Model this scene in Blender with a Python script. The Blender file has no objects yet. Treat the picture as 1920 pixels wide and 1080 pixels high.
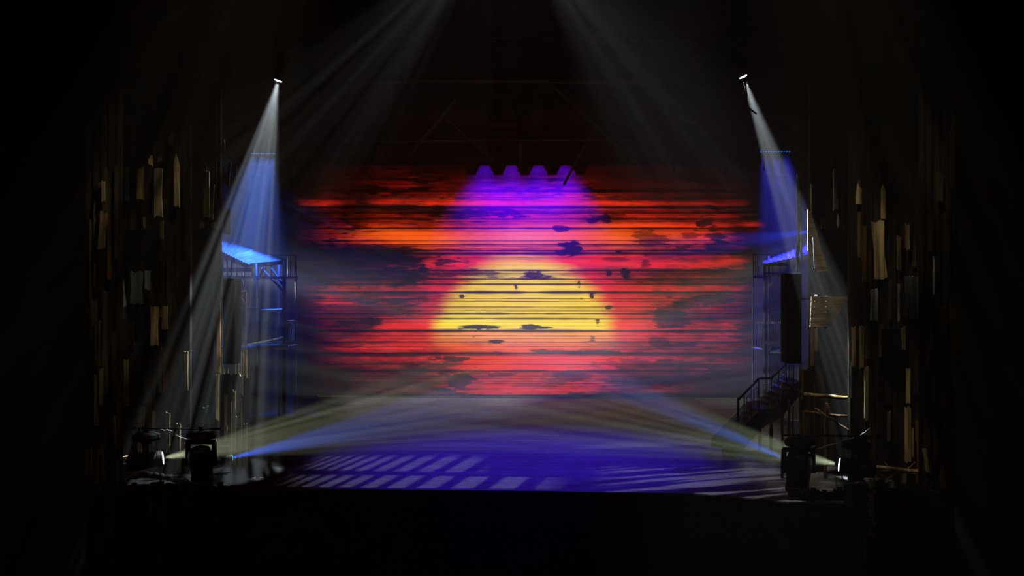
import bpy, bmesh, math, random
import numpy as np
from mathutils import Vector, Matrix
random.seed(7)
rng = np.random.default_rng(11)
sc = bpy.context.scene
col = sc.collection

# ------------------------------------------------------------------ camera
FPX = 1682.0
YAW = math.radians(2.8)
CAM = Vector((0.55, -12.5, 2.82))
FW = Vector((-math.sin(YAW), math.cos(YAW), 0)); RT = Vector((math.cos(YAW), math.sin(YAW), 0)); UP = Vector((0, 0, 1))
cd = bpy.data.cameras.new('camera'); co = bpy.data.objects.new('camera', cd); col.objects.link(co)
co.location = CAM; co.rotation_euler = (math.pi/2, 0, YAW)
cd.sensor_width = 36; cd.lens = FPX/1920*36; cd.clip_end = 200
sc.camera = co

def at(px, py, Y):
    """world point on the depth plane y=Y that the photograph shows at pixel (px,py)"""
    d = FW + RT*((px-960)/FPX) + UP*((540-py)/FPX)
    return CAM + d*((Y-CAM.y)/d.y)
def ground(px, py, z=0.0):
    d = FW + RT*((px-960)/FPX) + UP*((540-py)/FPX)
    return CAM + d*((z-CAM.z)/d.z)
def mpp(Y): return (Y-CAM.y)/FPX      # metres per pixel at that depth

SIG = 0.009      # haze density per metre

# ------------------------------------------------------------------ object helpers
def tag(o, label=None, cat=None, group=None, kind=None):
    if label: o['label'] = label
    if cat: o['category'] = cat
    if group: o['group'] = group
    if kind: o['kind'] = kind
    return o
def thing(name, label, cat, loc, group=None):
    o = bpy.data.objects.new(name, None); col.objects.link(o); o.location = loc
    o.empty_display_size = .1
    return tag(o, label, cat, group)

class MB:
    def __init__(s): s.v = []; s.f = []; s.sm = []
    def add(s, vs, fs, smooth=False):
        n = len(s.v); s.v += [Vector(p) for p in vs]
        for f in fs: s.f.append([i+n for i in f]); s.sm.append(smooth)
        return s
    def hexa(s, p):   # 8 points: bottom 4 then top 4
        return s.add(p, [(0,3,2,1),(4,5,6,7),(0,1,5,4),(1,2,6,5),(2,3,7,6),(3,0,4,7)])
    def box(s, c, size, rot=None):
        c = Vector(c); h = Vector(size)/2
        ps = [Vector((sx*h.x, sy*h.y, sz*h.z)) for sz in (-1,1) for sx,sy in ((-1,-1),(1,-1),(1,1),(-1,1))]
        if rot is not None: ps = [rot @ p for p in ps]
        return s.hexa([c+p for p in ps])
    def prism(s, poly, dvec):
        """polygon (list of points) extruded by dvec"""
        n = len(poly); dv = Vector(dvec)
        vs = [Vector(p) for p in poly] + [Vector(p)+dv for p in poly]
        fs = [tuple(range(n)), tuple(range(2*n-1, n-1, -1))]
        for i in range(n): fs.append((i, i+n, (i+1) % n + n, (i+1) % n))
        return s.add(vs, fs)
    def tube(s, a, b, r, r2=None, n=10, wob=0, seg=1):
        a = Vector(a); b = Vector(b); d = (b-a); L = d.length
        if L < 1e-6: return s
        q = d.to_track_quat('Z', 'Y'); r2 = r if r2 is None else r2
        vs = []; fs = []
        for k in range(seg+1):
            t = k/seg; rr = r+(r2-r)*t; c = a+d*t
            if wob and 0 < k < seg: c = c + q @ Vector((random.uniform(-wob,wob), random.uniform(-wob,wob), 0))
            if wob: rr *= random.uniform(.85, 1.15)
            for i in range(n):
                an = 2*math.pi*i/n; vs.append(c + q @ Vector((rr*math.cos(an), rr*math.sin(an), 0)))
        for k in range(seg):
            for i in range(n):
                j = (i+1) % n; fs.append((k*n+i, k*n+j, (k+1)*n+j, (k+1)*n+i))
        s.add(vs, fs, True)
        s.add(vs[:n], [tuple(range(n-1,-1,-1))]); s.add(vs[-n:], [tuple(range(n))])
        return s
    def lathe(s, prof, M=None, n=28, cap=True):
        """prof: (r, z) list, spun round local z, then placed by matrix M"""
        vs = []; fs = []
        for r, z in prof:
            for i in range(n):
                an = 2*math.pi*i/n; vs.append(Vector((r*math.cos(an), r*math.sin(an), z)))
        if M is not None: vs = [M @ v for v in vs]
        m = len(prof)
        for k in range(m-1):
            for i in range(n):
                j = (i+1) % n; fs.append((k*n+i, k*n+j, (k+1)*n+j, (k+1)*n+i))
        s.add(vs, fs, False)
        if cap:
            s.add(vs[:n], [tuple(range(n-1,-1,-1))]); s.add(vs[-n:], [tuple(range(n))])
        return s
    def build(s, name, mat, parent=None, bevel=0, autosmooth=False):
        me = bpy.data.meshes.new(name)
        off = Vector(parent.matrix_world.translation) if parent is not None else None
        base = None
        if parent is not None:
            base = Vector((0,0,0)); p = parent
            while p is not None: base += p.location; p = p.parent
        vs = [v-base if base is not None else v for v in s.v]
        me.from_pydata([tuple(v) for v in vs], [], s.f)
        for p, m in zip(me.polygons, s.sm): p.use_smooth = m
        bm = bmesh.new(); bm.from_mesh(me)
        bmesh.ops.remove_doubles(bm, verts=bm.verts, dist=1e-5)
        bmesh.ops.recalc_face_normals(bm, faces=bm.faces)
        bm.to_mesh(me); bm.free()
        o = bpy.data.objects.new(name, me); col.objects.link(o)
        if mat: me.materials.append(mat)
        if parent is not None: o.parent = parent
        if bevel:
            b = o.modifiers.new('bevel', 'BEVEL'); b.width = bevel; b.segments = 2; b.limit_method = 'ANGLE'
        return o

# ------------------------------------------------------------------ materials
def newmat(name):
    m = bpy.data.materials.new(name); m.use_nodes = True
    nt = m.node_tree; nt.nodes.clear()
    out = nt.nodes.new('ShaderNodeOutputMaterial')
    return m, nt, out
def N(nt, t, **kw):
    n = nt.nodes.new(t)
    for k, v in kw.items():
        if k in n.inputs: n.inputs[k].default_value = v
        else: setattr(n, k, v)
    return n
def surf(name, c, rough=.7, metal=0., var=.35, scale=(4,4,4), bump=.1, c2=None, spec=.3, detail=6, cut=(.35,.65)):
    m, nt, out = newmat(name); L = nt.links.new
    b = N(nt, 'ShaderNodeBsdfPrincipled', Roughness=rough, Metallic=metal); b.inputs['Specular IOR Level'].default_value = spec
    tc = N(nt, 'ShaderNodeTexCoord'); mp = N(nt, 'ShaderNodeMapping', Scale=scale)
    oi = N(nt, 'ShaderNodeObjectInfo'); ad = N(nt, 'ShaderNodeVectorMath', operation='ADD'); ml = N(nt, 'ShaderNodeMath', operation='MULTIPLY'); ml.inputs[1].default_value = 37
    L(oi.outputs['Random'], ml.inputs[0]); L(tc.outputs['Object'], mp.inputs['Vector'])
    L(mp.outputs[0], ad.inputs[0]); L(ml.outputs[0], ad.inputs[1])
    nz = N(nt, 'ShaderNodeTexNoise', Scale=1.0, Detail=detail, Roughness=.6); L(ad.outputs[0], nz.inputs['Vector'])
    cr = N(nt, 'ShaderNodeValToRGB'); e = cr.color_ramp.elements
    c2 = c2 or tuple(x*(1-var) for x in c); e[0].position = cut[0]; e[1].position = cut[1]
    e[0].color = (*c2, 1); e[1].color = (*c, 1)
    L(nz.outputs['Fac'], cr.inputs[0]); L(cr.outputs[0], b.inputs['Base Color'])
    if bump:
        bp = N(nt, 'ShaderNodeBump', Strength=bump, Distance=.02); L(nz.outputs['Fac'], bp.inputs['Height']); L(bp.outputs[0], b.inputs['Normal'])
    L(b.outputs[0], out.inputs[0]); return m
def glow(name, c, s):
    m, nt, out = newmat(name); L = nt.links.new
    lw = N(nt, 'ShaderNodeLayerWeight', Blend=.3)
    e = N(nt, 'ShaderNodeEmission', Color=(*c,1), Strength=s)
    L(e.outputs[0], out.inputs[0])
    m.cycles.emission_sampling = 'NONE'
    return m
WS = (22, 22, 1.1)     # grain runs up the plank
M = {}
M['black_paint'] = surf('black_paint', (.0025,.0025,.003), .9, var=.3, scale=(8,8,8), spec=.03)
M['black_metal'] = surf('black_metal', (.0012,.0012,.0016), .6, 0, var=.3, scale=(20,20,20), spec=.1)
M['black_cloth'] = surf('black_cloth', (.004,.004,.005), .95, var=.4, scale=(14,14,1), bump=.3, spec=.0)
M['teal_cloth'] = surf('teal_cloth', (.005,.007,.008), .95, var=.3, scale=(6,6,1), spec=.0)
M['brown_cloth'] = surf('brown_cloth', (.035,.026,.018), .95, var=.3, scale=(3,3,1), spec=.0)
M['house'] = surf('house_wall', (.0015,.0015,.003), .9, var=.3, spec=.05)
M['wing_floor'] = surf('wing_floor_black', (.010,.010,.012), .9, var=.6, scale=(3,3,3), spec=.02)
M['pit'] = surf('pit_black', (.002,.002,.002), .9, spec=.02)
woods = []
for i, (c, v) in enumerate([((.016,.011,.006),.7), ((.045,.031,.015),.8), ((.10,.068,.032),.8), ((.24,.185,.09),.85), ((.50,.40,.20),.8),
                            ((.16,.07,.025),.8), ((.40,.42,.45),.85), ((.09,.10,.12),.8)]):
    woods.append(surf('plank_wood_%d' % i, c, .85, var=v, scale=WS, bump=.4, spec=.15))
M['pole'] = surf('pole_bark', (.085,.075,.06), .8, var=.6, scale=(9,9,3), bump=.5, spec=.1)
M['gold_pole'] = surf('golden_pole', (.6,.42,.17), .6, var=.93, scale=(14,14,6), bump=.6, spec=.3)
M['rust_pole'] = surf('rust_pole', (.18,.085,.034), .7, var=.9, scale=(12,12,3), bump=.5)
M['tower_wood'] = surf('tower_wood', (.008,.008,.009), .7, var=.6, scale=(14,14,2), bump=.4)
M['rail_wood'] = surf('rail_wood', (.15,.125,.07), .6, var=.8, scale=(12,12,3), bump=.4)
M['grey_rail'] = surf('grey_rail', (.16,.17,.19), .5, .2, var=.6, scale=(12,12,12))
M['roof'] = surf('corrugated_roof', (.03,.036,.042), .6, 0, var=.8, scale=(7,2.5,5), bump=.3, cut=(.3,.62))
M['stair'] = surf('stair_paint', (.012,.013,.012), .7, var=.4, scale=(10,10,10))
M['rock'] = surf('ledge_rock', (.11,.115,.125), .9, var=.93, scale=(9,9,9), bump=1, cut=(.42,.62))
M['signwood'] = surf('sign_wood', (.30,.24,.14), .8, var=.7, scale=(2,8,22), bump=.4)
M['rag'] = surf('silver_rag', (.45,.48,.52), .6, var=.9, scale=(30,30,9), bump=.8)
M['strip'] = surf('edge_strip', (.62,.6,.28), .6, var=.4, scale=(3,3,3))
M['wing_grey'] = surf('wing_leg_grey', (.05,.053,.056), .9, var=.25, scale=(1,1,1), spec=.05)
M['lens_white'] = glow('lamp_lens_white', (1,1,1), 3.2)
M['lens_cyan'] = glow('lamp_lens_cyan', (.03,.72,1), 1.9)
M['cell_blue'] = glow('led_cell_blue', (.03,.2,1), 1.1)

# stage floor: dark painted boards with fine worn grain
def floor_mat():
    m, nt, out = newmat('stage_floor_paint'); L = nt.links.new
    b = N(nt, 'ShaderNodeBsdfPrincipled', Roughness=.85); b.inputs['Specular IOR Level'].default_value = .03
    tc = N(nt, 'ShaderNodeTexCoord')
    mp = N(nt, 'ShaderNodeMapping', Scale=(5,13,1)); L(tc.outputs['Object'], mp.inputs[0])
    n1 = N(nt, 'ShaderNodeTexNoise', Scale=1.6, Detail=8, Roughness=.75); L(mp.outputs[0], n1.inputs['Vector'])
    mp2 = N(nt, 'ShaderNodeMapping', Scale=(.5,6,1)); L(tc.outputs['Object'], mp2.inputs[0])
    n2 = N(nt, 'ShaderNodeTexNoise', Scale=1.0, Detail=4, Roughness=.6); L(mp2.outputs[0], n2.inputs['Vector'])
    mx = N(nt, 'ShaderNodeMix', data_type='FLOAT'); mx.inputs[0].default_value = .45
    L(n1.outputs['Fac'], mx.inputs[2]); L(n2.outputs['Fac'], mx.inputs[3])
    cr = N(nt, 'ShaderNodeValToRGB'); e = cr.color_ramp.elements
    e[0].position = .36; e[0].color = (.13,.13,.135,1); e[1].position = .62; e[1].color = (.42,.42,.43,1)
    L(mx.outputs[0], cr.inputs[0])
    sx = N(nt, 'ShaderNodeSeparateXYZ'); L(tc.outputs['Object'], sx.inputs[0])
    def mt(op, a, b_, c=None):
        n = nt.nodes.new('ShaderNodeMath'); n.operation = op
        for i, v in enumerate((a, b_, c)):
            if v is None: continue
            if isinstance(v, (int, float)): n.inputs[i].default_value = v
            else: L(v, n.inputs[i])
        return n.outputs[0]
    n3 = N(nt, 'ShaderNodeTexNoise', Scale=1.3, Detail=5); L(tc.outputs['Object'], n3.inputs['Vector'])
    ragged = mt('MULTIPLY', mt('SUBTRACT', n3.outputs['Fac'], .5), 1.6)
    lx = mt('ADD', mt('MULTIPLY_ADD', sx.outputs[1], .17, sx.outputs[0]), ragged)      # unlit left wing painted dark, with a ragged fade
    rx = mt('SUBTRACT', mt('MULTIPLY_ADD', sx.outputs[1], -.10, sx.outputs[0]), ragged)  # same dark fade for the right wing
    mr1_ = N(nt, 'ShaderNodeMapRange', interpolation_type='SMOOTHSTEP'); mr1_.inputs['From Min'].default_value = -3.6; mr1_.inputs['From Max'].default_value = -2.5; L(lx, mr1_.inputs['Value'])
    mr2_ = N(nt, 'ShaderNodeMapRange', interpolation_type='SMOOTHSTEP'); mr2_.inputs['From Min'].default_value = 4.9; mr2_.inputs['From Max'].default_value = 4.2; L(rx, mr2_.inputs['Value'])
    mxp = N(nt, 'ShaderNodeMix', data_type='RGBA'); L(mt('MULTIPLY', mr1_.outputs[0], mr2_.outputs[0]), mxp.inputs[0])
    mxp.inputs[6].default_value = (.004,.004,.0045,1); L(cr.outputs[0], mxp.inputs[7]); L(mxp.outputs[2], b.inputs['Base Color'])  # near-black wings: missing light put into the floor colour
    bp = N(nt, 'ShaderNodeBump', Strength=.12, Distance=.01); L(n1.outputs['Fac'], bp.inputs['Height']); L(bp.outputs[0], b.inputs['Normal'])
    L(b.outputs[0], out.inputs[0]); return m
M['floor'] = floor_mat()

# ------------------------------------------------------------------ the setting
def structure(name, mb, mat): return tag(mb.build(name, mat), kind='structure')
DROP_Y = 10.7
def floor_edge(px): return np.interp(px, [180, 430, 600, 960, 1300, 1480, 1780], [925, 929, 917, 920, 925, 941, 946])
front = [ground(px, float(floor_edge(px))) for px in (180, 330, 430, 600, 800, 960, 1150, 1300, 1480, 1640, 1780)]
poly = front + [Vector((9.0, 12.2, 0)), Vector((-9.2, 12.2, 0))]
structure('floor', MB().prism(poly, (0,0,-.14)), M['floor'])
mb = MB()
for a, b in zip(front[:-1], front[1:]):
    mb.hexa([a+Vector((0,-.03,-1.6)), b+Vector((0,-.03,-1.6)), b+Vector((0,.06,-1.6)), a+Vector((0,.06,-1.6)),
             a+Vector((0,-.03,-.02)), b+Vector((0,-.03,-.02)), b+Vector((0,-.004,-.02)), a+Vector((0,-.004,-.02))])
structure('trim_1', mb, M['pit'])                       # black fascia under the stage lip
structure('floor_pit', MB().box((0,-9,-1.7), (30,18.4,.2)), M['pit'])
structure('wall_left', MB().box((-8.9,2.2,3), (5.2,.3,12.2)).box((-9.4,7.2,4), (.2,10,9)), M['house'])
structure('wall_right', MB().box((9.0,2.2,3), (5.2,.3,12.2)).box((9.0,7.2,4), (.2,10,9)), M['house'])
structure('wall_back', MB().box((0,12.3,4), (16,.2,12)), M['black_cloth'])
structure('ceiling', MB().box((0,4,16), (20,18,.2)), M['black_paint'])
a = at(596,744.5,DROP_Y-.25); b = at(1392,749.5,DROP_Y-.25)
structure('trim_2', MB().box(((a.x+b.x)/2, DROP_Y-.25, .02), (b.x-a.x, .03, .04)), M['strip'])   # pale strip at the foot of the drop

# ------------------------------------------------------------------ sunset drop (a luminous picture cloth)
def smooth(a, k):
    kern = np.ones(k)/k
    return np.apply_along_axis(lambda r: np.convolve(np.pad(r, (k//2, k-1-k//2), 'edge'), kern, 'valid'), 1, a)
def noise2(W, H, sx, sy, seed, octv=4, pers=.55):
    r = np.random.default_rng(seed); out = np.zeros((H, W)); amp = 1; tot = 0
    for o in range(octv):
        gw = max(2, int(W/sx*2**o)+2); gh = max(2, int(H/sy*2**o)+2)
        g = r.random((gh, gw))
        xs = np.linspace(0, gw-1.001, W); ys = np.linspace(0, gh-1.001, H)
        x0 = xs.astype(int); y0 = ys.astype(int); fx = xs-x0; fy = ys-y0
        fx = fx*fx*(3-2*fx); fy = fy*fy*(3-2*fy)
        a = g[y0][:, x0]*(1-fx)+g[y0][:, x0+1]*fx; b = g[y0+1][:, x0]*(1-fx)+g[y0+1][:, x0+1]*fx
        out += amp*(a*(1-fy)[:, None]+b*fy[:, None]); tot += amp; amp *= pers
    return out/tot
X0, X1, Y0, Y1 = 548, 1436, 300, 746
STX, STY = 2.0, 0.9
W = int((X1-X0)/STX)+1; H = int((Y1-Y0)/STY)+1
xs = np.linspace(X0, X1, W); ys = np.linspace(Y0, Y1, H); XX, YY = np.meshgrid(xs, ys)
def g(x, c, s): return np.exp(-((x-c)/s)**2)
def blob(cx, cy, sx, sy): return np.exp(-((XX-cx)/sx)**2-((YY-cy)/sy)**2)
def sstep(a, b, x): t = np.clip((x-a)/(b-a), 0, 1); return t*t*(3-2*t)
# brightness of the sky by rows and columns (coarse map: rows at given y, columns at given x)
cx = [548, 585, 610, 650, 690, 730, 770, 810, 850, 890, 990, 1080, 1120, 1160, 1200, 1240, 1280, 1320, 1360, 1385, 1410, 1436]
rows = {
 300:[0]*22,
 309:[0,0,.0,.01,.02,.03,.03,.02,.02,.03,.06,.06,.02,.02,.02,.02,.01,.01,.01,.0,0,0],
 330:[0,0,.03,.05,.07,.12,.14,.10,.06,.12,.16,.14,.08,.04,.04,.03,.03,.02,.02,.01,0,0],
 352:[0,0,.05,.04,.04,.18,.2,.16,.22,.26,.3,.3,.14,.10,.09,.08,.06,.05,.04,.03,0,0],
 372:[0,.02,.12,.10,.08,.34,.22,.26,.40,.45,.5,.6,.34,.22,.14,.10,.08,.07,.06,.05,0,0],
 381:[0,.35,.60,.14,.12,.5,.42,.75,.85,.85,.9,.95,.92,.85,.72,.45,.25,.28,.22,.25,.02,0],
 396:[0,.02,.08,.10,.14,.22,.25,.25,.3,.35,.5,.55,.5,.45,.5,.42,.3,.22,.16,.10,.02,0],
 412:[0,.02,.08,.12,.18,.32,.36,.3,.32,.4,.65,.75,.5,.55,.5,.4,.36,.32,.4,.2,.1,0],
 422:[0,.04,.2,.3,.4,.55,.48,.36,.5,.6,.85,.9,.85,.95,.92,.86,.8,.7,.4,.15,.55,0],
 438:[0,.1,.3,.36,.62,.95,1.,1.,.95,.9,1.,1.,1.,.95,.92,.85,.9,.85,.4,.15,.05,0],
 448:[0,.1,.25,.36,.62,.95,1.,1.,.95,.9,1.,1.,.98,.95,.85,.7,.75,.8,.5,.12,.03,0],
 464:[0,.03,.16,.2,.2,.3,.6,.85,.8,.75,.8,.85,.85,.85,.65,.45,.4,.4,.4,.15,.03,0],
 480:[0,.02,.08,.08,.08,.1,.14,.6,.8,.8,.9,.9,.85,.78,.62,.5,.4,.35,.3,.15,.03,0],
 494:[0,.04,.18,.14,.10,.18,.28,.7,.95,.95,1.,1.,.98,.95,.92,.85,.85,.8,.75,.6,.06,0],
 510:[0,.02,.06,.07,.08,.1,.15,.4,.7,.75,1.,.8,.7,.6,.5,.42,.3,.25,.2,.12,.03,0],
 526:[0,.02,.08,.10,.12,.15,.2,.42,.6,.7,1.,.85,.72,.55,.4,.32,.25,.2,.18,.12,.03,0],
 541:[0,.12,.35,.5,.35,.5,.35,.65,.8,.9,1.,1.,1.,.92,.85,.7,.5,.45,.42,.3,.05,0],
 556:[0,.1,.42,.35,.25,.3,.32,.4,.8,.95,1.,1.,1.,.85,.7,.42,.42,.32,.25,.2,.04,0],
 570:[0,.15,.55,.45,.2,.2,.24,.7,.9,1.,1.,1.,1.,.95,.92,.62,.45,.42,.4,.22,.04,0],
 584:[0,.08,.2,.2,.16,.2,.24,.75,1.,1.,1.,1.,1.,.95,.85,.42,.3,.3,.24,.16,.03,0],
 608:[0,.04,.15,.22,.42,.8,.95,1.,1.,1.,1.,1.,1.,1.,.92,.62,.35,.32,.28,.2,.03,0],
 630:[0,.03,.12,.3,.55,.72,.82,.9,1.,1.,1.,1.,1.,.95,.8,.55,.42,.42,.42,.3,.06,0],
 652:[0,.03,.14,.4,.62,.75,.7,.75,.85,.85,.95,.9,.75,.55,.45,.4,.36,.34,.36,.2,.05,0],
 674:[0,.02,.08,.2,.3,.36,.42,.6,.8,.9,1.,1.,.95,.9,.65,.5,.42,.32,.25,.18,.06,0],
 690:[0,.02,.08,.12,.22,.3,.3,.36,.65,.9,1.,1.,.9,.7,.5,.3,.25,.22,.16,.12,.05,0],
 704:[0,.0,.04,.06,.14,.16,.12,.2,.4,.5,.6,.6,.55,.3,.14,.10,.10,.10,.08,.06,.02,0],
 718:[0,.0,.03,.05,.12,.12,.10,.14,.3,.55,.6,.6,.5,.3,.12,.10,.10,.08,.06,.04,.0,0],
 732:[0,.0,.02,.04,.10,.12,.12,.14,.25,.6,.8,.65,.5,.25,.14,.22,.15,.05,.03,.02,.0,0],
 739:[0,.0,.0,.02,.04,.05,.05,.08,.15,.4,.5,.45,.2,.10,.05,.05,.03,.02,.02,.0,.0,0],
 741:[0]*22, 746:[0]*22}
ry = sorted(rows); tab = np.array([np.interp(xs, cx, rows[k]) for k in ry])
wob = (noise2(W, H, 70, 10, 3)-.5)*9
B = np.empty((H, W))
for i in range(W): B[:, i] = np.interp(ys+wob[:, i], ry, tab[:, i])
B = smooth(B, 9)
# streaky cloud texture
n1 = noise2(W, H, 110, 6, 5, 5, .62); n2 = noise2(W, H, 26, 10, 6, 5, .65); n3 = noise2(W, H, 9, 5, 8, 3, .6)
edge = np.clip((1.05-B)*1.3, 0, 1)
B = B*(1+edge*(2.2*(n1-.5)+1.5*(n2-.5)+1.3*(n3-.5)))
B = B*(1-.9*edge*sstep(.56, .70, n2))
# dark cloud shapes
n4 = noise2(W, H, 16, 8, 77, 5, .68)
for (bx, by, sx, sy, k) in [(700,470,90,5,.7),(690,490,95,14,.75),(765,488,28,12,.6),(798,497,7,9,.9),(800,398,40,9,.7),(860,404,30,6,.6),(920,401,45,6,.75),
        (640,500,60,10,.5),(1072,466,13,9,.97),(1116,412,9,5,.8),(1141,410,7,7,.85),(1160,405,12,5,.5),(1147,512,4,6,.9),(1177,513,5,8,.9),(1322,418,8,7,.8),(1338,430,7,5,.7),(1348,446,13,8,.7),
        (1300,440,10,8,.5),(1225,446,20,10,.55),(1355,460,18,10,.7),(1290,566,22,9,.6),(1340,560,22,9,.6),(1262,590,20,22,.6),(700,600,18,6,.7),(660,612,22,8,.6),(1055,428,10,4,.8),
        (905,616,22,4,.95),(1010,613,18,3,.9),(935,641,8,2.5,.9),(850,673,25,3,.8),(1230,640,20,6,.5),(1220,682,60,8,.45),(1060,659,60,3,.75),(870,512,40,5,.6),(1015,514,14,5,.8),
        (985,521,34,2,.6),(1215,492,7,8,.6),(1170,486,18,3,.4),(1068,704,25,10,.5),(870,714,16,10,.7),(900,700,40,5,.5),(820,690,40,8,.5),(1126,605,3,4,.8),(872,556,3,3,.8),(1115,555,3,4,.9),
        (973,539,2,3,.8),(1091,531,2,5,.8),(1145,575,4,3,.8),(894,632,4,2,.8),(1117,634,6,5,.7),(1096,560,2,2,.7),(1122,460,3,2,.9),(1165,471,3,2,.9)]:
    bl = blob(bx, by, sx*1.7, sy*1.5); m = sstep(.40, .62, bl+2.2*(n4-.5))*sstep(.1, .35, bl); B *= 1-k*m
# dark ragged lines between the boards: (y, thickness, depth)
lines = [(314,1.2,.4),(318.5,1,.5),(322,1,.4),(326,1.2,.5),(330.5,1,.4),(335,1.4,.5),(339,1,.4),(346,1.2,.45),(351,1,.35),(358.5,3,.85),(365,1,.4),(370,1.3,.55),(373.5,.9,.5),(389,3.6,.96),
 (395,1,.4),(399.5,2,.85),(404,.9,.4),(410.5,2,.85),(416,1,.5),(420,.8,.3),(428.3,2.4,.92),(433,1.1,.55),(442,.7,.35),(451.7,1,.8),(458.7,1.6,.85),(462.3,1,.75),(466,.7,.5),(469.7,1.8,.9),(475.3,3.4,.96),
 (483,.9,.6),(486,.6,.5),(497,.5,.25),(507,2.3,.9),(513.3,1.7,.65),(517,.9,.5),(523.2,2,.9),(528,.7,.5),(533,1.8,.92),(541,.5,.2),(548.3,3.2,.96),(555,.7,.4),(560.3,1.1,.85),(565,1.1,.85),(570,.5,.3),
 (575.8,1.7,.7),(579,.6,.5),(582.5,1.2,.65),(588.3,2,.92),(593,.6,.4),(597.7,1.9,.9),(604.5,.6,.4),(611,.5,.3),(620.6,3,.96),(629.6,1.1,.85),(635,.8,.6),(641.2,1.7,.9),(645,.9,.55),(650.2,1,.7),(656,.6,.4),
 (663,3,.95),(667,1,.7),(674,1,.5),(678,.6,.4),(683,1.1,.8),(688,.5,.3),(695.7,2.6,.94),(700,1,.5),(705,1.3,.6),(710,1.2,.6),(714.7,1.2,.6),(719.3,1.2,.6),(724,.8,.4),(729,.9,.4)]
for k, (ly, th, dp) in enumerate(lines):
    wv = noise2(W, 1, 90, 1, 100+k, 4, .6)[0]; hv = noise2(W, 1, 40, 1, 300+k, 4, .6)[0]
    t = th*(.85+1.0*np.clip((hv-.25)*2, 0, 1.4)); yc = ly+(wv-.5)*1.0
    d = dp*np.exp(-(np.abs(YY-yc[None, :])/np.maximum(t[None, :]*.62, .5))**2.4)
    B *= 1-d
# fine regular lines over all
B *= 1-.16*(.5+.5*np.sin(YY*2*math.pi/3.1))*np.clip(1.1-B, 0, 1)
B = np.clip(B, 0, 1.05)
# colours (scene-linear)
red = np.array([.90,.022,.006]); deep = np.array([.42,.008,.004]); orange = np.array([.96,.115,.008]); crim = np.array([.86,.016,.028])
yel = np.array([.98,.68,.03]); gold = np.array([1.0,.76,.006]); amber = np.array([.98,.33,.05]); pale = np.array([.93,.17,.09])
def mix(a, b, t): return a*(1-t[..., None])+b*t[..., None]
C = np.ones((H, W, 3))*red
C = mix(C, orange, np.clip(.85*(blob(770,440,95,16)+blob(1170,440,130,20)+.8*blob(830,455,120,12)+.7*blob(1180,462,90,12)+.5*blob(700,436,60,10))*(.5+n2), 0, .9))
C = mix(C, crim, np.clip(.9*(blob(860,497,70,16)+blob(1180,500,180,22)+blob(840,555,90,40)+.6*blob(1150,545,60,40)), 0, .85))
C = mix(C, pale, np.clip(.8*blob(985,442,90,17)+.45*blob(985,462,110,12), 0, .9))
R_ = np.hypot(XX-988, YY-655); insun = sstep(20, -22, R_-170+26*(n1-.5)+10*(n2-.5))
lower = sstep(617, 624, YY)
C = mix(C, yel, np.clip(insun*(1-lower), 0, 1)*(.9+.1*n2))
C = mix(C, gold, np.clip(insun*(1-lower)*(blob(850,604,60,12)+.7*blob(980,608,130,9)), 0, .9))
C = mix(C, amber, insun*lower*sstep(662, 628, YY)*.85)
C = mix(C, orange, np.clip(sstep(640, 650, YY)*sstep(668, 655, YY)*sstep(185, 120, np.abs(XX-985))*.55, 0, 1))
C = mix(C, deep, np.clip((.42-B)*1.6, 0, .6))
C = mix(C, orange, np.clip(.35*n3*sstep(.55,.7,n2), 0, .5)*(1-insun))
RGB = C*np.clip(B, 0, 1.05)[..., None]**1.25
RGB *= math.exp(SIG*24.0)          # the picture is this much brighter at the cloth than after 23 m of haze
RGB *= .98
me = bpy.data.meshes.new('picture')
P00 = at(X0, Y0, DROP_Y); P10 = at(X1, Y0, DROP_Y); P01 = at(X0, Y1, DROP_Y); P11 = at(X1, Y1, DROP_Y)
U = (np.arange(W)/(W-1))[None, :, None]; V = (np.arange(H)/(H-1))[:, None, None]
A = lambda p: np.array(p)[None, None, :]
co_ = (A(P00)*(1-U)+A(P10)*U)*(1-V)+(A(P01)*(1-U)+A(P11)*U)*V
cen = at(990, 744, DROP_Y); cen.z = 0
co_ = co_-np.array(cen)
me.vertices.add(W*H); me.vertices.foreach_set('co', co_.reshape(-1))
ii = (np.arange(H-1)[:, None]*W+np.arange(W-1)[None, :]).reshape(-1)
q = np.stack([ii, ii+W, ii+W+1, ii+1], 1).reshape(-1)
nf = len(ii)
me.loops.add(nf*4); me.loops.foreach_set('vertex_index', q)
me.polygons.add(nf); me.polygons.foreach_set('loop_start', np.arange(nf)*4); me.polygons.foreach_set('loop_total', np.full(nf, 4))
me.update(calc_edges=True)
at_ = me.color_attributes.new('sunset', 'FLOAT_COLOR', 'POINT')
rgba = np.ones((H*W, 4), dtype=np.float32); rgba[:, :3] = RGB.reshape(-1, 3); at_.data.foreach_set('color', rgba.reshape(-1))
m, nt, out = newmat('sunset_picture'); L = nt.links.new
ca = N(nt, 'ShaderNodeVertexColor', layer_name='sunset'); em = N(nt, 'ShaderNodeEmission', Strength=1.0)
df = N(nt, 'ShaderNodeBsdfDiffuse', Color=(.16,.16,.16,1)); ads = N(nt, 'ShaderNodeAddShader')
L(ca.outputs[0], em.inputs[0]); L(em.outputs[0], ads.inputs[0]); L(df.outputs[0], ads.inputs[1]); L(ads.outputs[0], out.inputs[0])
m.cycles.emission_sampling = 'NONE'; me.materials.append(m)
drop = thing('backdrop', 'wide glowing backdrop of a red sunset with a half sun and dark ragged boards', 'backdrop', cen)
po = bpy.data.objects.new('picture', me); col.objects.link(po); po.parent = drop
pa = at(X0, Y0, DROP_Y+.05); pb = at(X1, Y1, DROP_Y+.05)
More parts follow.
